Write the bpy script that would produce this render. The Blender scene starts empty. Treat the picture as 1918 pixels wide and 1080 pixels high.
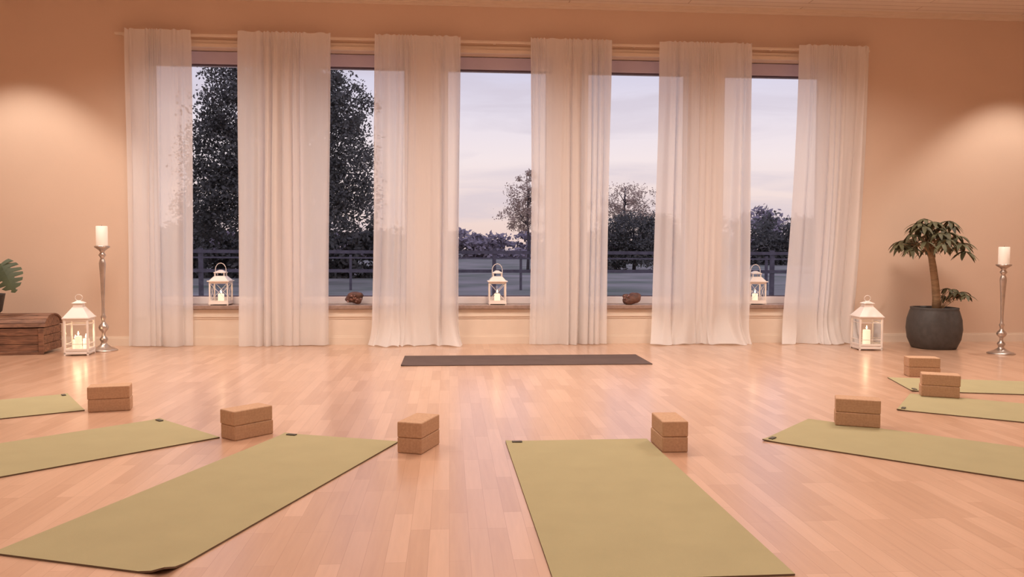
import bpy, bmesh, math, random
from mathutils import Matrix, Vector
random.seed(7)
scene=bpy.context.scene
scene.view_settings.view_transform='Standard'
scene.view_settings.look='None'
scene.view_settings.exposure=0.0

# ------------------------------------------------------------------ helpers
def L(c):
    c=c/255.0
    return c/12.92 if c<=0.04045 else ((c+0.055)/1.055)**2.4
def C(r,g,b): return (L(r),L(g),L(b),1.0)

def newmat(name):
    m=bpy.data.materials.new(name); m.use_nodes=True
    nt=m.node_tree; nt.nodes.clear()
    out=nt.nodes.new('ShaderNodeOutputMaterial')
    return m,nt,out
def pmat(name,col,rough=0.6,metal=0.0,spec=0.5,var=0.12,scale=8.0,bump=0.0,bscale=60.0,stretch=(1,1,1),emit=None,estr=0.0,coat=0.0,col2=None):
    m,nt,out=newmat(name)
    b=nt.nodes.new('ShaderNodeBsdfPrincipled')
    nt.links.new(b.outputs[0],out.inputs[0])
    tc=nt.nodes.new('ShaderNodeTexCoord'); mp=nt.nodes.new('ShaderNodeMapping')
    mp.inputs['Scale'].default_value=stretch
    nt.links.new(tc.outputs['Object'],mp.inputs[0])
    n=nt.nodes.new('ShaderNodeTexNoise'); n.inputs['Scale'].default_value=scale; n.inputs['Detail'].default_value=4
    nt.links.new(mp.outputs[0],n.inputs['Vector'])
    r=nt.nodes.new('ShaderNodeValToRGB')
    r.color_ramp.elements[0].position=0.3; r.color_ramp.elements[1].position=0.7
    r.color_ramp.elements[0].color=tuple(c*(1-var) for c in col[:3])+(1,)
    r.color_ramp.elements[1].color=col2 if col2 else tuple(min(1,c*(1+var)) for c in col[:3])+(1,)
    nt.links.new(n.outputs[0],r.inputs[0]); nt.links.new(r.outputs[0],b.inputs['Base Color'])
    b.inputs['Roughness'].default_value=rough; b.inputs['Metallic'].default_value=metal
    b.inputs['Specular IOR Level'].default_value=spec
    b.inputs['Coat Weight'].default_value=coat
    if bump>0:
        n2=nt.nodes.new('ShaderNodeTexNoise'); n2.inputs['Scale'].default_value=bscale
        nt.links.new(mp.outputs[0],n2.inputs['Vector'])
        bp=nt.nodes.new('ShaderNodeBump'); bp.inputs['Strength'].default_value=bump; bp.inputs['Distance'].default_value=0.01
        nt.links.new(n2.outputs[0],bp.inputs['Height']); nt.links.new(bp.outputs[0],b.inputs['Normal'])
    if emit:
        b.inputs['Emission Color'].default_value=emit; b.inputs['Emission Strength'].default_value=estr
    return m

def obj(name,verts,faces,mats,parent=None,smooth=False,mi=None):
    me=bpy.data.meshes.new(name); me.from_pydata([tuple(v) for v in verts],[],faces); me.update()
    o=bpy.data.objects.new(name,me); scene.collection.objects.link(o)
    if not isinstance(mats,(list,tuple)): mats=[mats]
    for m in mats: me.materials.append(m)
    if mi:
        for p,i in zip(me.polygons,mi): p.material_index=i
    if smooth:
        for p in me.polygons: p.use_smooth=True
    if parent: o.parent=parent
    return o
def empty(name,loc=(0,0,0),rz=0.0):
    e=bpy.data.objects.new(name,None); scene.collection.objects.link(e)
    e.location=loc; e.rotation_euler=(0,0,rz); e.empty_display_size=0.1
    return e
class MB:
    """mesh builder: gathers boxes / lathes / tubes into one mesh"""
    def __init__(s): s.v=[]; s.f=[]
    def add(s,v,f):
        n=len(s.v); s.v+= [tuple(p) for p in v]; s.f+=[tuple(i+n for i in q) for q in f]; return s
    def quad(s,a,b,c,d): return s.add([a,b,c,d],[(0,1,2,3)])
    def box(s,x0,x1,y0,y1,z0,z1):
        return s.add([(x0,y0,z0),(x1,y0,z0),(x1,y1,z0),(x0,y1,z0),(x0,y0,z1),(x1,y0,z1),(x1,y1,z1),(x0,y1,z1)],
            [(0,3,2,1),(4,5,6,7),(0,1,5,4),(1,2,6,5),(2,3,7,6),(3,0,4,7)])
    def lathe(s,prof,n=32,cx=0,cy=0,power=None):
        v=[];f=[]
        for r,z in prof:
            for i in range(n):
                a=2*math.pi*i/n; c,sn=math.cos(a),math.sin(a)
                k=1.0
                if power: k=1.0/((abs(c)**power+abs(sn)**power)**(1/power))
                v.append((cx+r*k*c,cy+r*k*sn,z))
        for j in range(len(prof)-1):
            for i in range(n):
                a=j*n+i;b=j*n+(i+1)%n
                f.append((a,b,b+n,a+n))
        f.append(tuple(range(n-1,-1,-1))); f.append(tuple((len(prof)-1)*n+i for i in range(n)))
        return s.add(v,f)
    def tube(s,pts,rad,n=8,closed=False):
        pts=[Vector(p) for p in pts]; m=len(pts)
        if not isinstance(rad,(list,tuple)): rad=[rad]*m
        v=[];f=[]
        for k,p in enumerate(pts):
            if closed: t=(pts[(k+1)%m]-pts[k-1])
            else: t=(pts[min(k+1,m-1)]-pts[max(k-1,0)])
            t.normalize()
            up=Vector((0,0,1)) if abs(t.z)<0.95 else Vector((0,1,0))
            a=t.cross(up).normalized(); b=t.cross(a).normalized()
            for i in range(n):
                w=2*math.pi*i/n
                v.append(p+a*rad[k]*math.cos(w)+b*rad[k]*math.sin(w))
        rng=m if closed else m-1
        for k in range(rng):
            for i in range(n):
                a=k*n+i;b=k*n+(i+1)%n;c=((k+1)%m)*n+(i+1)%n;d=((k+1)%m)*n+i
                f.append((a,d,c,b))
        if not closed:
            f.append(tuple(range(n))); f.append(tuple((m-1)*n+i for i in range(n-1,-1,-1)))
        return s.add(v,f)
    def frustum(s,w0,w1,z0,z1,cx=0,cy=0):
        a=w0/2;b=w1/2
        return s.add([(cx-a,cy-a,z0),(cx+a,cy-a,z0),(cx+a,cy+a,z0),(cx-a,cy+a,z0),(cx-b,cy-b,z1),(cx+b,cy-b,z1),(cx+b,cy+b,z1),(cx-b,cy+b,z1)],
            [(0,3,2,1),(4,5,6,7),(0,1,5,4),(1,2,6,5),(2,3,7,6),(3,0,4,7)])
    def make(s,name,mat,parent=None,smooth=False,bevel=0,seg=2):
        o=obj(name,s.v,s.f,mat,parent,smooth)
        if bevel:
            b=o.modifiers.new('bevel','BEVEL'); b.width=bevel; b.segments=seg; b.limit_method='ANGLE'
        return o

# ------------------------------------------------------------------ materials
M_wall=pmat('plaster_wall',(0.74,0.57,0.455,1),rough=0.85,spec=0.2,var=0.02,scale=1.5,bump=0.05,bscale=120)
M_trim=pmat('cream_trim_paint',(0.80,0.68,0.57,1),rough=0.5,var=0.02)
M_white=pmat('white_frame_paint',(0.84,0.80,0.82,1),rough=0.4,var=0.02)
M_blind=pmat('shade_tinted_cassette',(0.60,0.55,0.72,1),rough=0.6,var=0.03)  # lavender tint of the shaded window head, painted into the colour
M_gask=pmat('dark_glazing_gasket',C(95,82,98),rough=0.6,var=0.03)
M_sill=pmat('grey_stone_sill',C(158,135,125),rough=0.35,var=0.15,scale=30)
M_lant=pmat('white_lantern_metal',(0.88,0.82,0.78,1),rough=0.45,var=0.03)
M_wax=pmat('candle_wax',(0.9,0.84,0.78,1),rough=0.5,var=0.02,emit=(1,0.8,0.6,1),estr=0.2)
M_waxl=pmat('lit_candle_wax',(0.95,0.85,0.75,1),rough=0.5,var=0.02,emit=(1,0.75,0.5,1),estr=0.8)
M_flame=pmat('candle_flame',(1,0.8,0.5,1),emit=(1,0.82,0.55,1),estr=7,var=0.01)
M_wick=pmat('wick',(0.05,0.04,0.03,1))
M_silver=pmat('brushed_silver',(0.58,0.52,0.48,1),rough=0.3,metal=0.9,var=0.15,scale=12)
M_pot=pmat('charcoal_pot_glaze',C(72,70,70),rough=0.55,var=0.15,scale=20,bump=0.1)
M_soil=pmat('potting_soil',C(70,55,45),rough=0.95,var=0.3,scale=60,bump=0.5)
M_bark=pmat('plant_bark',C(150,122,92),rough=0.8,var=0.25,scale=15,stretch=(1,1,4),bump=0.3)
M_leaf=pmat('dark_green_leaf',C(90,88,64),rough=0.6,spec=0.35,var=0.35,scale=9)
M_mon=pmat('monstera_leaf_green',C(76,86,64),rough=0.55,spec=0.35,var=0.25,scale=7)
M_mat=pmat('olive_yoga_mat',(0.375,0.33,0.195,1),rough=0.95,spec=0.12,var=0.03,scale=5,bump=0.15,bscale=400)
M_mate=pmat('mat_dark_edge',C(105,86,68),rough=0.9,var=0.1)
M_label=pmat('mat_corner_label',C(84,78,68),rough=0.7,var=0.1)
M_blk=pmat('black_yoga_mat',C(94,79,75),rough=0.85,spec=0.15,var=0.08,scale=6,bump=0.1,bscale=300)
M_rock=pmat('brown_geode_rock',C(98,66,55),rough=0.6,var=0.5,scale=18,bump=0.8,bscale=30)
M_rock2=pmat('geode_crystal',C(165,125,112),rough=0.3,var=0.3,scale=50,bump=0.8,bscale=80)
M_iron=pmat('old_iron',C(80,70,65),rough=0.5,metal=0.6,var=0.2)

def cork():
    m,nt,out=newmat('cork')
    b=nt.nodes.new('ShaderNodeBsdfPrincipled'); nt.links.new(b.outputs[0],out.inputs[0])
    tc=nt.nodes.new('ShaderNodeTexCoord')
    v=nt.nodes.new('ShaderNodeTexVoronoi'); v.inputs['Scale'].default_value=260
    n=nt.nodes.new('ShaderNodeTexNoise'); n.inputs['Scale'].default_value=90; n.inputs['Detail'].default_value=4
    nt.links.new(tc.outputs['Object'],v.inputs['Vector']); nt.links.new(tc.outputs['Object'],n.inputs['Vector'])
    r=nt.nodes.new('ShaderNodeValToRGB'); r.color_ramp.elements[0].position=0.2; r.color_ramp.elements[1].position=0.85
    r.color_ramp.elements[0].color=(0.39,0.23,0.14,1); r.color_ramp.elements[1].color=(0.54,0.34,0.215,1)
    mx=nt.nodes.new('ShaderNodeMath'); mx.operation='ADD'
    mu=nt.nodes.new('ShaderNodeMath'); mu.operation='MULTIPLY'; mu.inputs[1].default_value=0.15
    nt.links.new(v.outputs['Distance'],mu.inputs[0]); nt.links.new(mu.outputs[0],mx.inputs[0]); nt.links.new(n.outputs[0],mx.inputs[1])
    nt.links.new(mx.outputs[0],r.inputs[0]); nt.links.new(r.outputs[0],b.inputs['Base Color'])
    b.inputs['Roughness'].default_value=0.85
    bp=nt.nodes.new('ShaderNodeBump'); bp.inputs['Strength'].default_value=0.15; bp.inputs['Distance'].default_value=0.002
    nt.links.new(mx.outputs[0],bp.inputs['Height']); nt.links.new(bp.outputs[0],b.inputs['Normal'])
    return m
M_cork=cork()

def wood_old():
    m,nt,out=newmat('rustic_wood')
    b=nt.nodes.new('ShaderNodeBsdfPrincipled'); nt.links.new(b.outputs[0],out.inputs[0])
    tc=nt.nodes.new('ShaderNodeTexCoord'); mp=nt.nodes.new('ShaderNodeMapping'); mp.inputs['Scale'].default_value=(2.5,14,14)
    nt.links.new(tc.outputs['Object'],mp.inputs[0])
    n=nt.nodes.new('ShaderNodeTexNoise'); n.inputs['Scale'].default_value=2.5; n.inputs['Detail'].default_value=8; n.inputs['Distortion'].default_value=1.0
    nt.links.new(mp.outputs[0],n.inputs['Vector'])
    r=nt.nodes.new('ShaderNodeValToRGB'); r.color_ramp.elements[0].position=0.30; r.color_ramp.elements[1].position=0.75
    r.color_ramp.elements[0].color=C(92,66,56); r.color_ramp.elements[1].color=C(160,118,94)
    nt.links.new(n.outputs[0],r.inputs[0]); nt.links.new(r.outputs[0],b.inputs['Base Color'])
    b.inputs['Roughness'].default_value=0.65
    bp=nt.nodes.new('ShaderNodeBump'); bp.inputs['Strength'].default_value=0.4; bp.inputs['Distance'].default_value=0.01
    nt.links.new(n.outputs[0],bp.inputs['Height']); nt.links.new(bp.outputs[0],b.inputs['Normal'])
    return m
M_oldwood=wood_old()

def floor_mat():
    m,nt,out=newmat('beech_parquet')
    N=nt.nodes.new; K=nt.links.new
    b=N('ShaderNodeBsdfPrincipled'); K(b.outputs[0],out.inputs[0])
    tc=N('ShaderNodeTexCoord'); mp=N('ShaderNodeMapping'); mp.inputs['Rotation'].default_value=(0,0,math.pi/2)
    K(tc.outputs['Object'],mp.inputs[0])
    br=N('ShaderNodeTexBrick'); br.inputs['Scale'].default_value=1.0
    br.inputs['Brick Width'].default_value=0.46; br.inputs['Row Height'].default_value=0.066
    br.inputs['Mortar Size'].default_value=0.0008; br.inputs['Mortar Smooth'].default_value=0.3
    br.offset=0.37; br.offset_frequency=3; br.squash=1.0
    br.inputs['Color1'].default_value=(0.52,0.31,0.205,1); br.inputs['Color2'].default_value=(0.64,0.405,0.285,1)
    br.inputs['Mortar'].default_value=(0.43,0.25,0.16,1)
    K(mp.outputs[0],br.inputs['Vector'])
    mp2=N('ShaderNodeMapping'); mp2.inputs['Scale'].default_value=(30,2.2,1); K(tc.outputs['Object'],mp2.inputs[0])
    n=N('ShaderNodeTexNoise'); n.inputs['Scale'].default_value=1.5; n.inputs['Detail'].default_value=6; n.inputs['Distortion'].default_value=0.6
    K(mp2.outputs[0],n.inputs['Vector'])
    r=N('ShaderNodeValToRGB'); r.color_ramp.elements[0].position=0.3; r.color_ramp.elements[1].position=0.7
    r.color_ramp.elements[0].color=(0.91,0.90,0.89,1); r.color_ramp.elements[1].color=(1,1,1,1)
    K(n.outputs[0],r.inputs[0])
    mx=N('ShaderNodeMix'); mx.data_type='RGBA'; mx.blend_type='MULTIPLY'; mx.inputs[0].default_value=1.0
    K(br.outputs['Color'],mx.inputs[6]); K(r.outputs[0],mx.inputs[7]); K(mx.outputs[2],b.inputs['Base Color'])
    b.inputs['Roughness'].default_value=0.32; b.inputs['Specular IOR Level'].default_value=0.6
    b.inputs['Coat Weight'].default_value=0.6; b.inputs['Coat Roughness'].default_value=0.19
    bp=N('ShaderNodeBump'); bp.inputs['Strength'].default_value=0.03; bp.inputs['Distance'].default_value=0.004
    K(n.outputs[0],bp.inputs['Height']); K(bp.outputs[0],b.inputs['Normal'])
    return m
M_floor=floor_mat()

def ceil_mat():
    m,nt,out=newmat('painted_board_ceiling')
    N=nt.nodes.new; K=nt.links.new
    b=N('ShaderNodeBsdfPrincipled'); K(b.outputs[0],out.inputs[0])
    tc=N('ShaderNodeTexCoord')
    br=N('ShaderNodeTexBrick'); br.inputs['Scale'].default_value=1.0; br.inputs['Brick Width'].default_value=2.4; br.inputs['Row Height'].default_value=0.12
    br.inputs['Mortar Size'].default_value=0.006
    br.inputs['Color1'].default_value=(0.76,0.66,0.58,1); br.inputs['Color2'].default_value=(0.79,0.69,0.61,1); br.inputs['Mortar'].default_value=(0.55,0.43,0.36,1)
    K(tc.outputs['Object'],br.inputs['Vector']); K(br.outputs['Color'],b.inputs['Base Color']); b.inputs['Roughness'].default_value=0.6
    return m
M_ceil=ceil_mat()

def curtain_mat():
    m,nt,out=newmat('sheer_curtain_linen')
    N=nt.nodes.new; K=nt.links.new
    tc=N('ShaderNodeTexCoord'); mp=N('ShaderNodeMapping'); mp.inputs['Scale'].default_value=(60,60,4); K(tc.outputs['Object'],mp.inputs[0])
    n=N('ShaderNodeTexNoise'); n.inputs['Scale'].default_value=2; n.inputs['Detail'].default_value=3; K(mp.outputs[0],n.inputs['Vector'])
    r=N('ShaderNodeValToRGB'); r.color_ramp.elements[0].color=(0.94,0.92,0.93,1); r.color_ramp.elements[1].color=(0.985,0.975,0.98,1)
    K(n.outputs[0],r.inputs[0])
    d=N('ShaderNodeBsdfDiffuse'); K(r.outputs[0],d.inputs[0])
    t=N('ShaderNodeBsdfTranslucent'); K(r.outputs[0],t.inputs[0])
    a=N('ShaderNodeMixShader'); a.inputs[0].default_value=0.36; K(d.outputs[0],a.inputs[1]); K(t.outputs[0],a.inputs[2])
    tr=N('ShaderNodeBsdfTransparent'); tr.inputs[0].default_value=(1,0.99,0.98,1)
    c=N('ShaderNodeMixShader'); c.inputs[0].default_value=0.18; K(a.outputs[0],c.inputs[1]); K(tr.outputs[0],c.inputs[2])
    K(c.outputs[0],out.inputs[0]); return m
M_curt=curtain_mat()

def glass_mat(name,ior):
    m,nt,out=newmat(name)
    N=nt.nodes.new; K=nt.links.new
    tr=N('ShaderNodeBsdfTransparent'); tr.inputs[0].default_value=(0.985,0.985,0.99,1)
    g=N('ShaderNodeBsdfGlossy'); g.inputs['Roughness'].default_value=0.02
    fr=N('ShaderNodeFresnel'); fr.inputs[0].default_value=ior
    mx=N('ShaderNodeMixShader'); K(fr.outputs[0],mx.inputs[0]); K(tr.outputs[0],mx.inputs[1]); K(g.outputs[0],mx.inputs[2]); K(mx.outputs[0],out.inputs[0])
    return m
M_glass=glass_mat('window_glass',1.14)
M_glass2=glass_mat('lantern_glass',1.2)

# ------------------------------------------------------------------ room shell
XL,XR,YR,YB,ZC=-5.4,7.4,-2.6,8.27,3.45
centres=[-2.42,-0.965,0.49,1.945,3.40]; HW=0.575; Z0,Z1=0.36,2.93
obj('floor',[(XL,YR,0),(XR,YR,0),(XR,YB+0.01,0),(XL,YB+0.01,0),(XL,YR,-0.2),(XR,YR,-0.2),(XR,YB+0.01,-0.2),(XL,YB+0.01,-0.2)],
    [(0,1,2,3),(7,6,5,4),(0,4,5,1),(1,5,6,2),(2,6,7,3),(3,7,4,0)],M_floor)
MB().box(XL,XR,YR,YB+0.3,ZC,ZC+0.15).make('ceiling',M_ceil)
w=MB()
w.box(XL,centres[0]-HW,YB,YB+0.3,0,ZC); w.box(centres[-1]+HW,XR,YB,YB+0.3,0,ZC)
w.box(centres[0]-HW,centres[-1]+HW,YB,YB+0.3,Z1,ZC); w.box(centres[0]-HW,centres[-1]+HW,YB,YB+0.3,0,Z0)
for i in range(4): w.box(centres[i]+HW,centres[i+1]-HW,YB,YB+0.3,Z0,Z1)
w.make('wall_back',M_wall)
MB().box(XL-0.2,XL,YR,YB+0.3,0,ZC).make('wall_left',M_wall)
MB().box(XR,XR+0.2,YR,YB+0.3,0,ZC).make('wall_right',M_wall)
MB().box(XL-0.2,XR+0.2,YR-0.2,YR,0,ZC).make('wall_front',M_wall)
MB().box(XL,XR,YB-0.016,YB,0,0.075).box(XL,XR,YB-0.010,YB,0.075,0.09).make('baseboard_back',M_trim)
MB().box(XL,XL+0.016,YR,YB-0.016,0,0.09).make('baseboard_left',M_trim)
MB().box(XR-0.016,XR,YR,YB-0.016,0,0.09).make('baseboard_right',M_trim)
MB().box(XL+.016,XR-.016,YR,YR+0.016,0,0.09).make('baseboard_front',M_trim)
MB().box(XL,XR,YB-0.035,YB,ZC-0.03,ZC).box(XL,XR,YB-0.018,YB,ZC-0.055,ZC-0.03).make('trim_1',M_trim)
xa,xb=centres[0]-HW-0.12,centres[-1]+HW+0.12
MB().box(xa,xb,YB-0.03,YB,Z1,Z1+0.035).box(xa,xb,YB-0.018,YB,Z1+0.035,3.0).make('trim_2',M_trim)
MB().box(xa,xb,YB-0.012,YB,0.262,0.282).box(xa,xb,YB-0.02,YB,0.282,0.30).make('trim_3',M_trim)
MB().box(xa,xb,YB-0.006,YB,0.09,0.262).box(xa,xb,YB-0.006,YB,0.30,0.355).make('trim_4',M_trim)

# windows
for i,c in enumerate(centres):
    e=empty('window_%d'%(i+1),(c,8.47,0))
    MB().box(-HW,HW,-0.035,0.035,0.40,0.475).box(-HW,-HW+0.06,-0.035,0.035,0.475,2.79).box(HW-0.06,HW,-0.035,0.035,0.475,2.79).box(-HW,HW,-0.03,0.035,2.79,Z1).make('frame',M_white,e,bevel=0.004)
    MB().box(-HW+0.01,HW-0.01,-0.075,-0.032,2.80,2.925).make('blind_cassette',M_blind,e,bevel=0.006)
    MB().box(-HW+0.02,HW-0.02,-0.07,-0.033,2.785,2.80).box(-HW+.06,HW-.06,-0.02,-0.008,0.475,0.485).box(-HW+.06,-HW+.07,-0.02,-0.008,0.485,2.785).box(HW-.07,HW-.06,-0.02,-0.008,0.485,2.785).make('gasket',M_gask,e)
    MB().quad((-HW+0.055,0,0.47),(HW-0.055,0,0.47),(HW-0.055,0,2.795),(-HW+0.055,0,2.795)).make('pane',M_glass,e)
    MB().box(-HW,HW,-0.24,0.10,Z0,0.40).make('sill',M_sill,e,bevel=0.006)

# curtain rail
e=empty('curtain_rail',(0,8.205,3.03))
MB().box(-3.22,4.34,-0.012,0.012,-0.010,0.014).make('rail',M_trim,e,bevel=0.004)
bk=MB()
for x in (-3.15,-1.6,-0.3,0.45,1.87,3.3,4.27): bk.box(x-0.012,x+0.012,0.0,0.065,-0.008,0.010)
bk.make('brackets',M_trim,e)

# ------------------------------------------------------------------ curtains
CUR=[(-3.10,-2.50,-3.13,-2.51,0,5),(-2.04,-1.165,-2.06,-1.19,0,7),(-0.726,0.105,-0.775,0.105,1,7),(0.811,1.617,0.80,1.60,0,7),(2.113,3.063,2.08,3.06,1,8),(3.561,4.302,3.44,4.175,1,6)]
for ci,(a0,a1,b0,b1,pool,nf) in enumerate(CUR):
    rnd=random.Random(40+ci)
    nx,nz=nf*30,64
    ph=[rnd.uniform(0,6.28) for _ in range(10)]
    def phase(s): return s*nf+0.55*math.sin(2*math.pi*s*1.3+ph[0])+0.30*math.sin(2*math.pi*s*2.7+ph[1])
    V=[];F=[]
    ztop=3.068; hem=0.004
    for j in range(nz+1):
        t=j/nz
        z=ztop-(ztop-hem)*t
        for i in range(nx+1):
            s=i/nx
            xt=a0+(a1-a0)*s; xbm=b0+(b1-b0)*s
            e_=t**1.3
            if pool: e_=t**2.0
            x=xt+(xbm-xt)*e_
            p=phase(s)*2*math.pi
            ampf=0.017+0.026*min(1,t*1.6)
            y=ampf*(math.sin(p)+0.35*math.sin(1.9*p+ph[2]+t*0.7)*(1-0.4*t))*(0.7+0.5*math.sin(s*6+ph[3]+t*1.2))
            y+=0.007*math.sin(p*3.1+ph[8])*max(0,1-t*2.5)
            y+=0.012*math.sin(s*nf*math.pi*0.9+ph[4]+t*2.0)*t
            x+=0.010*math.sin(p*1.0+1.2+t*0.8)*min(1,t*3)+0.006*math.sin(5*t+ph[5]+s*9)
            if t<0.02: y*=0.6
            zz=z
            if t<0.001: zz=z+0.006*math.sin(p*2.0+ph[9])
            if pool and t>0.90:
                q=(t-0.90)/0.10
                y-=0.13*q*q*(0.6+0.4*math.sin(s*9+ph[6]))+0.03*q*math.sin(p*1.0+ph[7])
                x+=0.04*q*q*(s-0.5)*2+0.018*q*math.sin(p*0.5+ph[2])
                zz=hem+(z-hem)*(1-0.35*q)+0.035*q*(0.5+0.5*math.sin(p+ph[3]))*(1-q)+0.012*q*(0.5+0.5*math.sin(p*1.0+ph[5]))
            elif t>0.97:
                zz=z+0.006*(0.5+0.5*math.sin(s*5+ph[6]))
            y=min(y,0.095 if t>0.1 else 0.038)
            V.append((x,8.15+y,max(zz,0.003)))
    for j in range(nz):
        for i in range(nx):
            a=j*(nx+1)+i; F.append((a,a+nx+1,a+nx+2,a+1))
    obj('curtain_panel' if ci==0 else 'curtain_panel.%03d'%ci,V,F,M_curt,smooth=True)

# ------------------------------------------------------------------ yoga mats
def yoga_mat(name,corner,d,w,length,mat,label=True,curl=False):
    """corner: head-end corner; d: direction head->foot; the width lies to the left of d"""
    d=Vector((d[0],d[1])).normalized()
    e=empty(name,(corner[0],corner[1],0),math.atan2(d.y,d.x))
    nx,ny=36,14; th=0.006
    V=[];F=[];mi=[]
    def zz(x,y):
        k=0
        if curl:
            r=math.hypot(length-x,y-w); k=0.022*max(0,1-r/0.10)**2
        r2=max(0,1-math.hypot(x,y)/0.08)
        return k+0.004*r2*r2
    for off in (th,0):
        for i in range(nx+1):
            for j in range(ny+1):
                x=length*i/nx;y=w*j/ny
                V.append((x,y,zz(x,y)+off+0.0005))
    n=(nx+1)*(ny+1)
    for i in range(nx):
        for j in range(ny):
            a=i*(ny+1)+j
            F.append((a,a+ny+1,a+ny+2,a+1)); mi.append(0)
            F.append((a+n,a+1+n,a+ny+2+n,a+ny+1+n)); mi.append(1)
    for i in range(nx):
        a=i*(ny+1);b=(i+1)*(ny+1); F.append((a,a+n,b+n,b)); mi.append(1)
        a+=ny;b+=ny; F.append((a,b,b+n,a+n)); mi.append(1)
    for j in range(ny):
        a=j; F.append((a,a+1,a+1+n,a+n)); mi.append(1)
        a=nx*(ny+1)+j; F.append((a,a+n,a+1+n,a+1)); mi.append(1)
    obj('sheet',V,F,[mat,M_mate if mat is M_mat else mat],e,mi=mi)
    if label:
        MB().box(0.02,0.042,0.03,0.08,th+0.0015,th+0.0065).make('corner_tag',M_label,e)
    return e
mats=[((-2.50,5.50),(-0.85,-0.53),0.66,1.75,False),
      ((-1.62,4.66),(-0.72,-0.69),0.66,1.75,False),
      ((-0.85,4.25),(-0.336,-0.942),0.635,1.73,True),
      ((0.28,4.01),(0.012,-1.0),0.72,1.73,False),
      ((1.58,3.96),(0.725,-0.689),0.67,1.75,False),
      ((2.70,4.68),(0.80,-0.60),0.66,1.75,False),
      ((3.17,5.31),(0.97,-0.25),0.60,1.75,False)]
for i,(c,d,w_,ln,cu) in enumerate(mats):
    yoga_mat('yoga_mat' if i==0 else 'yoga_mat.%03d'%i,c,d,w_,ln,M_mat,True,cu)
yoga_mat('teacher_yoga_mat',(-0.40,6.70),(1,0.002),0.62,2.11,M_blk,False)

# ------------------------------------------------------------------ cork blocks
def blocks(i,corner,d,front,lift=0.0):
    a=math.atan2(d[1],d[0])
    e=empty('cork_yoga_block' if i==0 else 'cork_yoga_block.%03d'%i,(corner[0],corner[1],lift),a)
    e2=empty('cork_yoga_block.%03d'%(i+7),(corner[0],corner[1],0.0745+lift),a+random.uniform(-0.02,0.02))
    for k,ee in enumerate((e,e2)):
        y0,y1=(0,0.125*front) if front>0 else (0.125*front,0)
        dx=0 if k==0 else random.uniform(-0.004,0.004)
        MB().box(dx,dx+0.228,y0,y1,0.0,0.074).make('block',M_cork,ee,bevel=0.006,seg=3)
blocks(0,(-2.11,4.885),(0.97,0.25),1)
blocks(1,(-1.07,4.11),(0.68,0.73),1)
blocks(2,(-0.13,3.785),(0.36,0.93),1)
blocks(3,(1.010,3.755),(0.0,1.0),-1)
blocks(4,(2.32,4.175),(-0.92,0.39),-1,0.0068)
blocks(5,(3.31,5.00),(-0.90,0.43),-1,0.0068)
blocks(6,(3.74,5.89),(-0.97,0.23),-1)

# ------------------------------------------------------------------ lanterns
def candle(mb_par,x,y,z,r,h,lit=True,nm='candle'):
    MB().lathe([(r*0.97,z),(r,z+0.004),(r,z+h-0.004),(r*0.9,z+h),(r*0.4,z+h-0.004)],24,x,y).make(nm,M_waxl if lit else M_wax,mb_par,True)
    MB().tube([(x,y,z+h-0.004),(x,y,z+h+0.010)],0.0015,6).make(nm+'_wick',M_wick,mb_par)
    if lit:
        MB().lathe([(0.001,z+h+0.006),(0.006,z+h+0.012),(0.0075,z+h+0.019),(0.004,z+h+0.031),(0.0006,z+h+0.043)],12,x,y).make(nm+'_flame',M_flame,mb_par,True)
        ld=bpy.data.lights.new('candle_light','POINT'); ld.energy=0.2; ld.color=(1,0.66,0.38); ld.shadow_soft_size=0.02
        lo=bpy.data.objects.new(nm+'_light',ld); lo.location=(x,y,z+h+0.055); lo.parent=mb_par; scene.collection.objects.link(lo)
def panes(e,h,off,z0,z1,sides=True):
    g=MB()
    for s_ in(-1,1):
        y=s_*(h-off); g.quad((-h+.014,y,z0),(h-.014,y,z0),(h-.014,y,z1),(-h+.014,y,z1))
        if sides: g.quad((y,-h+.014,z0),(y,h-.014,z0),(y,h-.014,z1),(y,-h+.014,z1))
    g.make('panes',M_glass2,e)
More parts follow.
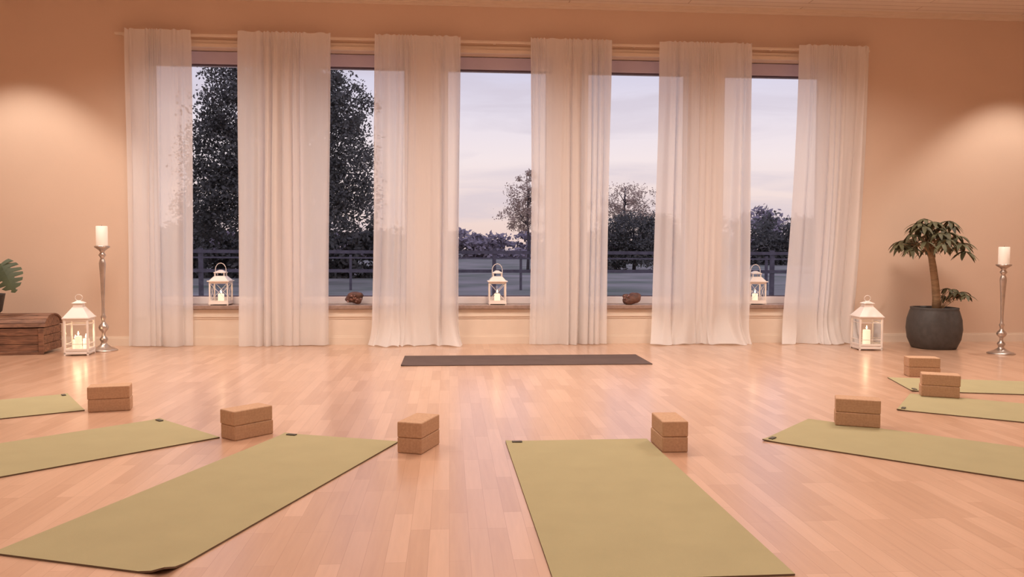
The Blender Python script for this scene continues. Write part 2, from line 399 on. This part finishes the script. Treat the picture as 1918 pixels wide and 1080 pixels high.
def lantern_floor(name,loc,rz,w,hb,ht,candles):
    e=empty(name,loc,rz); h=w/2
    m=MB().box(-h,h,-h,h,0.012,0.03).box(-h+.006,h-.006,-h+.006,h-.006,0.03,0.042)
    for sx in(-1,1):
        for sy in(-1,1):
            m.box(sx*(h-.008)-.008,sx*(h-.008)+.008,sy*(h-.008)-.008,sy*(h-.008)+.008,0.0,hb)
    for z0,z1 in((0.042,0.062),(hb-0.022,hb)):
        for s_ in(-1,1):
            y=s_*(h-.008); m.box(-h+.016,h-.016,y-.006,y+.006,z0,z1); m.box(y-.006,y+.006,-h+.016,h-.016,z0,z1)
    for s_ in(-1,1):
        y=s_*(h-.008); m.box(-h+.016,h-.016,y-.003,y+.003,0.10,0.106); m.box(y-.003,y+.003,-h+.016,h-.016,0.10,0.106)
        m.box(-h+.016,h-.016,y-.003,y+.003,hb-0.055,hb-0.049); m.box(y-.003,y+.003,-h+.016,h-.016,hb-0.055,hb-0.049)
    m.make('frame',M_lant,e,bevel=0.002)
    r=MB().box(-h-.01,h+.01,-h-.01,h+.01,hb,hb+0.010).frustum(w+.012,w*0.42,hb+0.010,hb+(ht-hb)*0.60)
    c=w*0.40
    zc=hb+(ht-hb)*0.60
    r.frustum(c,c*0.92,zc,zc+(ht-hb)*0.20).frustum(c*1.25,c*0.3,zc+(ht-hb)*0.20,zc+(ht-hb)*0.34)
    r.make('roof',M_lant,e,bevel=0.002)
    pts=[(0.03*math.cos(a),0,zc+(ht-hb)*0.36+0.022+0.028*math.sin(a)) for a in [2*math.pi*k/20 for k in range(20)]]
    MB().tube(pts,0.003,6,True).make('ring',M_lant,e,True)
    panes(e,h,0.010,0.055,hb-.015)
    for k,(x,y,r_,hh) in enumerate(candles): candle(e,x,y,0.042,r_,hh,True,'candle_%d'%(k+1))
lantern_floor('floor_lantern',(-3.34,7.60,0),0.12,0.205,0.33,0.50,[(0.0,-0.035,0.028,0.13),(-0.045,0.03,0.024,0.09),(0.045,0.03,0.026,0.10)])
lantern_floor('floor_lantern.001',(4.09,7.66,0),-0.1,0.225,0.32,0.485,[(0,0,0.036,0.15)])
def lantern_sill(name,loc,rz,w):
    e=empty(name,loc,rz); h=w/2; hb=0.235
    m=MB().box(-h-.004,h+.004,-h-.004,h+.004,0.010,0.026)
    for sx in(-1,1):
        for sy in(-1,1):
            m.box(sx*(h-.006)-.006,sx*(h-.006)+.006,sy*(h-.006)-.006,sy*(h-.006)+.006,0.0,hb)
    for z0,z1 in((0.026,0.045),(hb-0.02,hb)):
        for s_ in(-1,1):
            y=s_*(h-.006); m.box(-h+.012,h-.012,y-.005,y+.005,z0,z1); m.box(y-.005,y+.005,-h+.012,h-.012,z0,z1)
    for s_ in(-1,1):
        y=s_*(h-.006)
        for sg in(-1,1):
            m.tube([(-sg*(h-.012),y,0.045),(sg*(h-.012),y,hb-.02)],0.0022,5)
            m.tube([(y,-sg*(h-.012),0.045),(y,sg*(h-.012),hb-.02)],0.0022,5)
    m.make('frame',M_lant,e)
    r=MB().box(-h-.014,h+.014,-h-.014,h+.014,hb,hb+0.010).frustum(w,w*0.55,hb+0.010,hb+0.055)
    c=w*0.30
    for sx in(-1,1):
        for sy in(-1,1): r.box(sx*c*.8-.005,sx*c*.8+.005,sy*c*.8-.005,sy*c*.8+.005,hb+.055,hb+.085)
    r.box(-c,c,-c,c,hb+.085,hb+.093).frustum(c*1.9,c*0.5,hb+.093,hb+.115)
    r.make('roof',M_lant,e)
    rr=0.052
    pts=[(-rr,0,hb+.05)]+[(rr*math.cos(a)*1.0,0,hb+.115+0.068*math.sin(a)) for a in [math.pi-math.pi*k/14 for k in range(15)]]+[(rr,0,hb+.05)]
    MB().tube(pts,0.0038,6).make('handle',M_lant,e,True)
    panes(e,h,0.012,0.04,hb-.02,False)
    candle(e,0,0,0.026,0.030,0.085,True,'candle')
lantern_sill('sill_lantern',(-2.285,8.33,0.40),0.0,0.185)
lantern_sill('sill_lantern.001',(0.49,8.33,0.40),0.0,0.175)
lantern_sill('sill_lantern.002',(3.215,8.33,0.40),0.0,0.175)

# ------------------------------------------------------------------ geode rocks on sill
def rock(name,loc,seed,sx):
    rnd=random.Random(seed)
    e=empty(name,loc)
    bm=bmesh.new(); bmesh.ops.create_icosphere(bm,subdivisions=4,radius=1)
    offs=[Vector((rnd.uniform(-1,1),rnd.uniform(-1,1),rnd.uniform(-1,1))).normalized() for _ in range(26)]
    for v in bm.verts:
        n=v.co.normalized(); k=1.0
        for o_ in offs: k+=0.16*max(0,n.dot(o_)-0.72)/0.28-0.02
        v.co=Vector((n.x*k*sx,n.y*k*0.065,max(-0.9,n.z*k)*0.076+0.0684))
    me=bpy.data.meshes.new('stone'); bm.to_mesh(me); bm.free(); me.materials.append(M_rock)
    o=bpy.data.objects.new('stone',me); scene.collection.objects.link(o); o.parent=e
    m=MB()
    for k in range(16):
        a=rnd.uniform(-0.6,0.6); x=a*sx*1.0; z=0.062+rnd.uniform(-0.03,0.03); y=-0.066
        r_=rnd.uniform(0.008,0.014)
        m.add([(x-r_,y+.012,z),(x,y+.012,z-r_),(x+r_,y+.012,z),(x,y+.012,z+r_),(x+rnd.uniform(-.004,.004),y-.012,z+.003)],[(0,1,4),(1,2,4),(2,3,4),(3,0,4),(3,2,1,0)])
    m.make('crystals',M_rock2,e)
rock('geode_rock',(-0.955,8.31,0.40),3,0.115)
rock('geode_rock.001',(1.86,8.31,0.40),9,0.108)

# ------------------------------------------------------------------ candlesticks
def stick(name,loc,h,ch,cr):
    e=empty(name,loc); s=h/0.96
    prof=[(0.0,0.0),(0.118,0.0),(0.120,0.006),(0.112,0.014),(0.085,0.026),(0.060,0.036),(0.050,0.046),(0.034,0.056),(0.022,0.075),(0.030,0.090),(0.036,0.105),(0.030,0.120),(0.018,0.134),(0.014,0.16),(0.020,0.175),(0.038,0.195),(0.044,0.215),(0.038,0.235),(0.022,0.252),(0.014,0.27),(0.017,0.29),(0.024,0.31),(0.015,0.33),(0.0125,0.40),(0.015,0.50),(0.020,0.62),(0.026,0.74),(0.030,0.80),(0.024,0.83),(0.016,0.845),(0.022,0.86),(0.034,0.875),(0.024,0.89),(0.018,0.90),(0.026,0.915),(0.052,0.935),(0.066,0.945),(0.068,0.955),(0.062,0.960),(0.0,0.955)]
    MB().lathe([(r,z*s) for r,z in prof],36).make('stem',M_silver,e,True)
    candle(e,0,0,h-0.002,cr,ch,False)
stick('tall_candlestick',(-3.235,7.86,0),0.985,0.185,0.051)
stick('tall_candlestick.001',(5.20,7.26,0),0.845,0.165,0.048)

# ------------------------------------------------------------------ leaves
def leaf(mb,base,dirv,normal,length,width,droop=0.3,seg=5):
    d=Vector(dirv).normalized(); n=Vector(normal); s=d.cross(n)
    if s.length<1e-3: s=d.cross(Vector((1,0,0)))
    s.normalize(); n=s.cross(d).normalized()
    V=[];F=[]; p=Vector(base)
    for i in range(seg+1):
        t=i/seg
        wv=width*0.5*(math.sin(math.pi*min(1,t*0.94+0.06)**0.85))**0.9 if t<1 else 0.001
        dd=(d-Vector((0,0,1))*droop*t*1.6).normalized()
        if i>0: p=p+dd*(length/seg)
        V+= [p-s*wv+n*wv*0.25,p,p+s*wv+n*wv*0.25]
    for i in range(seg):
        a=i*3; F+=[(a,a+1,a+4,a+3),(a+1,a+2,a+5,a+4)]
    mb.add(V,F)

e=empty('potted_schefflera',(4.83,7.74,0))
k_=0.835
MB().lathe([(r*k_,z*0.96) for r,z in [(0.215,0.0),(0.228,0.01),(0.268,0.10),(0.282,0.20),(0.274,0.30),(0.248,0.385),(0.240,0.405),(0.245,0.418),(0.240,0.425),(0.222,0.425),(0.218,0.40),(0.216,0.37),(0.0,0.37)]],48,power=2.8).make('pot',M_pot,e,True)
MB().lathe([(0.0,0.355),(0.177,0.358),(0.10,0.368),(0.0,0.37)],24,power=2.8).make('soil',M_soil,e,True)
trunk=[(0.02,0,0.36),(0.018,0,0.50),(0.0,0.0,0.65),(-0.025,0,0.80),(-0.05,0,0.93),(-0.06,0,1.05)]
MB().tube(trunk,[0.042,0.038,0.035,0.033,0.03,0.02],12).tube([(-0.045,0,0.9),(-0.10,-0.02,0.98),(-0.17,-0.03,1.04)],[0.018,0.013,0.008],8).tube([(-0.05,0,0.92),(0.0,0.03,1.0),(0.08,0.03,1.07)],[0.018,0.013,0.008],8).make('trunk',M_bark,e,True)
rnd=random.Random(5)
lv=MB(); st=MB()
def umbel(cx,cy,cz,ox,oy,oz,nl,ll,lw):
    st.tube([(ox,oy,oz),((ox+cx)/2,(oy+cy)/2,(oz+cz)/2+0.02),(cx,cy,cz)],0.004,5)
    out=Vector((cx-ox,cy-oy,0)); a0=math.atan2(out.y,out.x)
    for k in range(nl):
        a=a0+2*math.pi*(k+rnd.uniform(-.2,.2))/nl
        dz=rnd.uniform(-0.35,0.05)
        leaf(lv,(cx,cy,cz),(math.cos(a),math.sin(a),dz),(0,0,1),ll*rnd.uniform(.8,1.1),lw,rnd.uniform(0.45,0.9))
for k in range(36):
    a=2*math.pi*k/36*5+rnd.uniform(-.2,.2); el=(rnd.uniform(-0.15,0.3),rnd.uniform(0.2,0.8),rnd.uniform(0.7,1.4))[k%3]
    R=rnd.uniform(0.22,0.36)
    ox=-0.055+rnd.choice([-0.08,0,0,0.10]);oz=rnd.uniform(0.95,1.04)
    cx=-0.07+R*math.cos(a)*math.cos(el)*1.12; cy=R*math.sin(a)*math.cos(el)*0.85; cz=1.0+R*math.sin(el)*0.84
    umbel(cx,cy,cz,ox,0,oz,rnd.choice([6,7,8]),0.165,0.042)
for k in range(8):
    a=rnd.uniform(-0.9,0.9); R=rnd.uniform(0.12,0.28)
    umbel(0.05+R*math.cos(a),R*math.sin(a),0.52+rnd.uniform(-0.03,0.08),0.05,0,0.37,6,0.12,0.036)
lv.make('leaves',M_leaf,e,True); st.make('petioles',M_bark,e,True)

# ------------------------------------------------------------------ chest + monstera on left
e=empty('wooden_chest',(-3.65,7.60,0),0.09)
Lc,Dc=0.86,0.42
c_=MB()
for k,(z0,z1) in enumerate(((0.02,0.092),(0.096,0.168),(0.172,0.238))):
    c_.box(-Lc,0,0,0.02,z0,z1).box(-Lc,0,Dc-0.02,Dc,z0,z1).box(-0.02,-0.0005,0.02,Dc-0.02,z0,z1).box(-Lc+.0005,-Lc+0.02,0.02,Dc-0.02,z0,z1)
c_.box(-Lc+.02,-.02,.02,Dc-.02,0.02,0.04)
ns=9
for k in range(ns):
    a0_=math.pi*k/ns+0.012; a1_=math.pi*(k+1)/ns-0.012
    def pt(a,r,x): return (x,Dc/2-math.cos(a)*(Dc/2+.008)*r,0.246+math.sin(a)*0.115*r)
    v=[pt(a0_,1,-Lc-.01),pt(a1_,1,-Lc-.01),pt(a1_,1,.01),pt(a0_,1,.01),pt(a0_,.88,-Lc-.01),pt(a1_,.88,-Lc-.01),pt(a1_,.88,.01),pt(a0_,.88,.01)]
    c_.add(v,[(0,3,2,1),(4,5,6,7),(0,1,5,4),(1,2,6,5),(2,3,7,6),(3,0,4,7)])
for x0 in(-Lc,-0.02):
    arc=[(Dc/2-math.cos(math.pi*k/12)*Dc/2*.9,0.243+math.sin(math.pi*k/12)*0.105) for k in range(13)]
    v=[(x0,y,z) for y,z in arc]+[(x0+.018,y,z) for y,z in arc]; n=13
    c_.add(v,[tuple(range(n)),tuple(range(2*n-1,n-1,-1))]+[(i,i+n,i+n+1,i+1) for i in range(n-1)]+[(n-1,2*n-1,n,0)])
for x in(-Lc+0.0,-0.045): c_.box(x,x+.045,-0.012,0.0,0.0,0.238)
c_.box(-Lc,0,-0.010,0,0.0,0.03)
c_.make('boards',M_oldwood,e,bevel=0.003)
MB().box(-0.47,-0.40,-0.014,-0.001,0.18,0.26).lathe([(0.012,0.19),(0.014,0.2),(0.012,0.21)],12,-0.435,-0.02).make('latch',M_iron,e,bevel=0.002)

e=empty('potted_monstera',(-4.20,7.76,0.362))
MB().lathe([(0.08,0.0),(0.10,0.02),(0.125,0.16),(0.13,0.18),(0.118,0.18),(0.11,0.15),(0,0.15)],32).make('pot',M_pot,e,True)
ml=MB(); ms=MB()
def monstera_leaf(base,tip_dir,normal,size):
    """heart-shaped leaf with a continuous blade and deep side notches"""
    d=Vector(tip_dir).normalized(); n=Vector(normal).normalized(); s=d.cross(n).normalized(); n=s.cross(d).normalized()
    base=Vector(base)
    def P(u,v):
        return base+d*size*u+s*size*v-n*size*(0.22*u*u+0.55*v*v)
    NS=36
    for sd in(-1,1):
        V=[];F=[]
        for k in range(NS+1):
            t=k/NS
            wv=0.50*math.sin(math.pi*(0.12+0.88*t)**0.9)**0.75 if t<1 else 0.0
            notch=1.0 if (t*6.5)%1.0<0.74 or t>0.92 else 0.42
            back=-0.16*(1-t)
            wv*=notch
            for q in (0,0.35,0.7,1.0):
                V.append(P(t+back*q+0.10*q*q*(0.5),sd*wv*q))
        for k in range(NS):
            for q in range(3):
                a=k*4+q; F.append((a,a+1,a+5,a+4))
        ml.add(V,F)
monst=[((0.16,-0.10,0.455),(0.50,-0.25,-0.80),(0.25,-0.85,0.45),0.27),((0.0,-0.2,0.50),(-0.3,-1,-0.2),(0,-.2,1),0.28),((-0.25,0.0,0.5),(-1,-0.2,-0.2),(0,-.3,1),0.28),((-0.3,-0.15,0.66),(-0.5,-0.8,0.1),(0,-.5,1),0.26),((-0.25,0.05,0.72),(-0.4,0.1,0.4),(0,-.9,.5),0.2)]
for b_,t_,n_,s_ in monst:
    monstera_leaf(b_,t_,n_,s_); ms.tube([(0,0,0.14),(b_[0]*0.2-.04,b_[1]*0.35,b_[2]*0.8),b_],0.005,6)
ml.make('leaves',M_mon,e,True); ms.make('stems',M_mon,e,True)

# ------------------------------------------------------------------ exterior
M_field=pmat('hazy_meadow',C(142,150,134),rough=1,spec=0.0,var=0.22,scale=0.5,stretch=(0.6,0.6,1),col2=C(186,176,172))  # meadow colour raised to carry the dusk haze
M_foliage=pmat('hazy_tree_foliage',C(108,106,102),rough=1,spec=0.0,var=0.3,scale=1.2)  # foliage darks lifted in the colour to stand in for haze
M_foliage2=pmat('hazy_far_foliage',C(166,155,164),rough=1,spec=0.0,var=0.2,scale=0.6)  # distance haze painted in as a pale lavender grey
M_foliage3=pmat('lit_pale_foliage',C(190,166,150),rough=1,spec=0.0,var=0.25,scale=1.0)  # lit look of the thin foliage painted as a lighter colour
M_tbark=pmat('tree_bark_dark',C(100,94,98),rough=1,spec=0.0,var=0.2)
M_fence=pmat('weathered_fence_wood',C(112,106,114),rough=0.9,spec=0.1,var=0.2)
ZG=-0.28
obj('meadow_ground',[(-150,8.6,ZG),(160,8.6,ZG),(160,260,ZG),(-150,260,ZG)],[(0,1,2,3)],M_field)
def tree(name,base,blobs,nleaf,size,mat,seed,trunk=None,brs=8,tr=0.25):
    rnd=random.Random(seed); e=empty(name,base)
    V=[];F=[]
    tot=sum(b[3]**2 for b in blobs)
    for (bx,by,bz,br,bh) in blobs:
        n=int(nleaf*br**2/tot)
        ncl=max(6,n//55); cl=[]
        for _ in range(ncl):
            while True:
                p=Vector((rnd.uniform(-1,1),rnd.uniform(-1,1),rnd.uniform(-1,1)))
                if p.length<=1: break
            if rnd.random()<0.6: p=p.normalized()*rnd.uniform(0.65,1.08)
            cl.append(p)
        for _ in range(n):
            c=rnd.choice(cl); sg=0.15
            p=c+Vector((rnd.gauss(0,sg),rnd.gauss(0,sg),rnd.gauss(0,sg*.8)))
            p=Vector((bx+p.x*br,by+p.y*br,max(0.03,bz+p.z*bh)))
            a=Vector((rnd.gauss(0,1),rnd.gauss(0,1),rnd.gauss(0,1))).normalized(); b=a.orthogonal().normalized()
            s=size*rnd.uniform(0.5,1.3); q=len(V)
            a=a*s; b=b*s*0.6
            V+=[p-a,p-b*0.9,p+a,p+b]; F.append((q,q+1,q+2,q+3))
    obj('foliage',V,F,mat,e)
    if trunk:
        m=MB(); m.tube([(0,0,0),(0.05,0,trunk*0.35),(-0.05,0,trunk*0.7),(0,0,trunk)],[tr,tr*.8,tr*.6,tr*.35],10)
        for k in range(brs):
            b=blobs[k%len(blobs)]; z0=trunk*rnd.uniform(0.35,0.9)
            tgt=(b[0]+rnd.uniform(-.5,.5)*b[3],b[1]+rnd.uniform(-.5,.5)*b[3],b[2]+rnd.uniform(-.4,.7)*b[4])
            m.tube([(0,0,z0),(tgt[0]*.5,tgt[1]*.5,(z0+tgt[2])*.5+.1),tgt],[tr*.4,tr*.22,tr*.06],6)
        m.make('trunk',M_tbark,e,True)
    return e
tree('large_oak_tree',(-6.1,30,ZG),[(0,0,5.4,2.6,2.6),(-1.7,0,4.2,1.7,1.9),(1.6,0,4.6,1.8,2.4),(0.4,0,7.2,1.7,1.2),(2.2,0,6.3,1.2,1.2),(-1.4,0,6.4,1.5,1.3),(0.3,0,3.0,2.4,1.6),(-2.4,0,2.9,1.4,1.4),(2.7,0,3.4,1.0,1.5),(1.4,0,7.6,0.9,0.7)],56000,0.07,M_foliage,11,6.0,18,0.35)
hb=[(x*1.0,random.uniform(-.4,.4),0.9,1.0,random.uniform(1.1,1.8)) for x in range(-9,7)]
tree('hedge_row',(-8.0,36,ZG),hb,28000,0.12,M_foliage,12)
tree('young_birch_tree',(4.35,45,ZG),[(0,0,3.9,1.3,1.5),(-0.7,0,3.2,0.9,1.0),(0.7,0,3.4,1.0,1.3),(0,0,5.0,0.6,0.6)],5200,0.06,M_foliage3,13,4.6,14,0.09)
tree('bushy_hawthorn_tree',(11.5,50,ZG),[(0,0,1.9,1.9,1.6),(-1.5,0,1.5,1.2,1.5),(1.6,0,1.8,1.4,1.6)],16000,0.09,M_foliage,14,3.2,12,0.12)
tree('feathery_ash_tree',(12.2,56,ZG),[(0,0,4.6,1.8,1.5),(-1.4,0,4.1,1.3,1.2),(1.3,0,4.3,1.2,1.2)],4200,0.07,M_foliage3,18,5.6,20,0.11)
far=[];rn=random.Random(3)
x=-80
while x<130:
    hgt=rn.uniform(2.4,4.0) if x<38 else rn.uniform(5.2,7.4)
    if x>85: hgt*=1.2
    far.append((x,rn.uniform(-4,4),hgt*0.45,rn.uniform(3,5),hgt*0.62)); x+=rn.uniform(2.2,4.2)
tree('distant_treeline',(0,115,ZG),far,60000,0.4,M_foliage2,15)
near=[(x_,rn.uniform(-2,2),1.6,2.6,rn.uniform(2.0,3.4)) for x_ in [27+k*2.4 for k in range(9)]]
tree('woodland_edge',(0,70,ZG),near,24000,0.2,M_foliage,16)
f=MB()
for k in range(14):
    x=-13+k*2.35; f.box(x-.045,x+.045,19.95,20.05,ZG,0.98)
for z in(0.40,0.86): f.box(-13,17.6,19.93,19.96,z,z+0.08)
f.make('paddock_fence',M_fence)
f=MB()
for k in range(16):
    x=-16+k*2.6; f.box(x-.035,x+.035,24.96,25.04,ZG,0.80)
for z in(0.30,0.68): f.box(-16,23,24.94,24.96,z,z+0.05)
f.make('paddock_fence.001',M_fence)

# ------------------------------------------------------------------ world
wd=bpy.data.worlds.new('dusk_sky'); scene.world=wd; wd.use_nodes=True
nt=wd.node_tree; nt.nodes.clear(); N=nt.nodes.new; K=nt.links.new
out=N('ShaderNodeOutputWorld'); bg=N('ShaderNodeBackground'); K(bg.outputs[0],out.inputs[0]); bg.inputs[1].default_value=1.12
tc=N('ShaderNodeTexCoord'); sp=N('ShaderNodeSeparateXYZ'); K(tc.outputs['Generated'],sp.inputs[0])
mr=N('ShaderNodeMapRange'); mr.inputs['From Min'].default_value=-0.05; mr.inputs['From Max'].default_value=0.45; K(sp.outputs[2],mr.inputs[0])
rp=N('ShaderNodeValToRGB'); K(mr.outputs[0],rp.inputs[0])
el=rp.color_ramp.elements; el[0].position=0.0; el[0].color=C(110,100,110); el[1].position=1.0; el[1].color=C(165,168,205)
for p,c in((0.09,C(130,118,125)),(0.11,C(228,200,190)),(0.20,C(234,212,205)),(0.32,C(235,221,222)),(0.45,C(220,213,226)),(0.56,C(196,193,216))):
    q=el.new(p); q.color=c
mp=N('ShaderNodeMapping'); mp.inputs['Scale'].default_value=(1.6,1.6,11); mp.inputs['Rotation'].default_value=(0,0.12,0); K(tc.outputs['Generated'],mp.inputs[0])
n=N('ShaderNodeTexNoise'); n.inputs['Scale'].default_value=2.4; n.inputs['Detail'].default_value=7; n.inputs['Distortion'].default_value=0.5; K(mp.outputs[0],n.inputs['Vector'])
cr=N('ShaderNodeValToRGB'); cr.color_ramp.elements[0].position=0.44; cr.color_ramp.elements[0].color=(0,0,0,1); cr.color_ramp.elements[1].position=0.62; cr.color_ramp.elements[1].color=(0.55,0.55,0.55,1); K(n.outputs[0],cr.inputs[0])
mx=N('ShaderNodeMix'); mx.data_type='RGBA'; K(cr.outputs[0],mx.inputs[0]); K(rp.outputs[0],mx.inputs[6]); mx.inputs[7].default_value=C(200,190,202)
K(mx.outputs[2],bg.inputs[0])

# ------------------------------------------------------------------ lights
def fill_panel(i,x,y,power,sz=1.2):  # unseen panels added as soft fill for the room
    e=empty('ceiling_fill_panel' if i==0 else 'ceiling_fill_panel.%03d'%i,(x,y,ZC))
    h=sz/2
    MB().box(-h-.03,h+.03,-h-.03,-h,-.05,0).box(-h-.03,h+.03,h,h+.03,-.05,0).box(-h-.03,-h,-h,h,-.05,0).box(h,h+.03,-h,h,-.05,0).make('frame',M_white,e)
    MB().box(-h,h,-h,h,-.03,0).make('diffuser',M_white,e)
    ld=bpy.data.lights.new('panel_fill','AREA'); ld.shape='SQUARE'; ld.size=sz; ld.energy=power; ld.color=(1.0,0.845,0.725); ld.spread=math.radians(145)
    lo=bpy.data.objects.new('panel_fill',ld); lo.location=(0,0,-.055); lo.parent=e; scene.collection.objects.link(lo)
k=0
for y,pw in ((-0.6,35),(2.6,31),(6.0,73)):  # last row is added fill to brighten the curtains
    for x in (-3.0,1.0,5.0):
        fill_panel(k,x if y<6 else (x-1.0)*0.72+0.6,y,pw); k+=1
def downlight(i,x,y,power):
    e=empty('recessed_downlight' if i==0 else 'recessed_downlight.%03d'%i,(x,y,ZC))
    MB().lathe([(0.045,-0.004),(0.062,-0.006),(0.066,-0.001),(0.066,0.0),(0.045,0.0)],28).make('rim',M_white,e,True)
    ld=bpy.data.lights.new('spot','SPOT'); ld.energy=power; ld.color=(1.0,0.88,0.77); ld.spot_size=math.radians(92); ld.spot_blend=0.45; ld.shadow_soft_size=0.04
    lo=bpy.data.objects.new('spot',ld); lo.location=(0,0,-.012); lo.parent=e; scene.collection.objects.link(lo)
downlight(0,-4.1,7.40,185)
downlight(1,5.9,7.40,185)

# ------------------------------------------------------------------ camera
cd=bpy.data.cameras.new('camera'); cam=bpy.data.objects.new('camera',cd); scene.collection.objects.link(cam)
cd.sensor_width=36; cd.lens=36*1520/1918; cd.clip_end=600
R=Matrix.Rotation(-0.077,4,'Z')@Matrix.Rotation(math.pi/2-math.atan(72/1520),4,'X')@Matrix.Rotation(0.004,4,'Z')
cam.matrix_world=Matrix.Translation((0,0,0.96))@R
scene.camera=cam
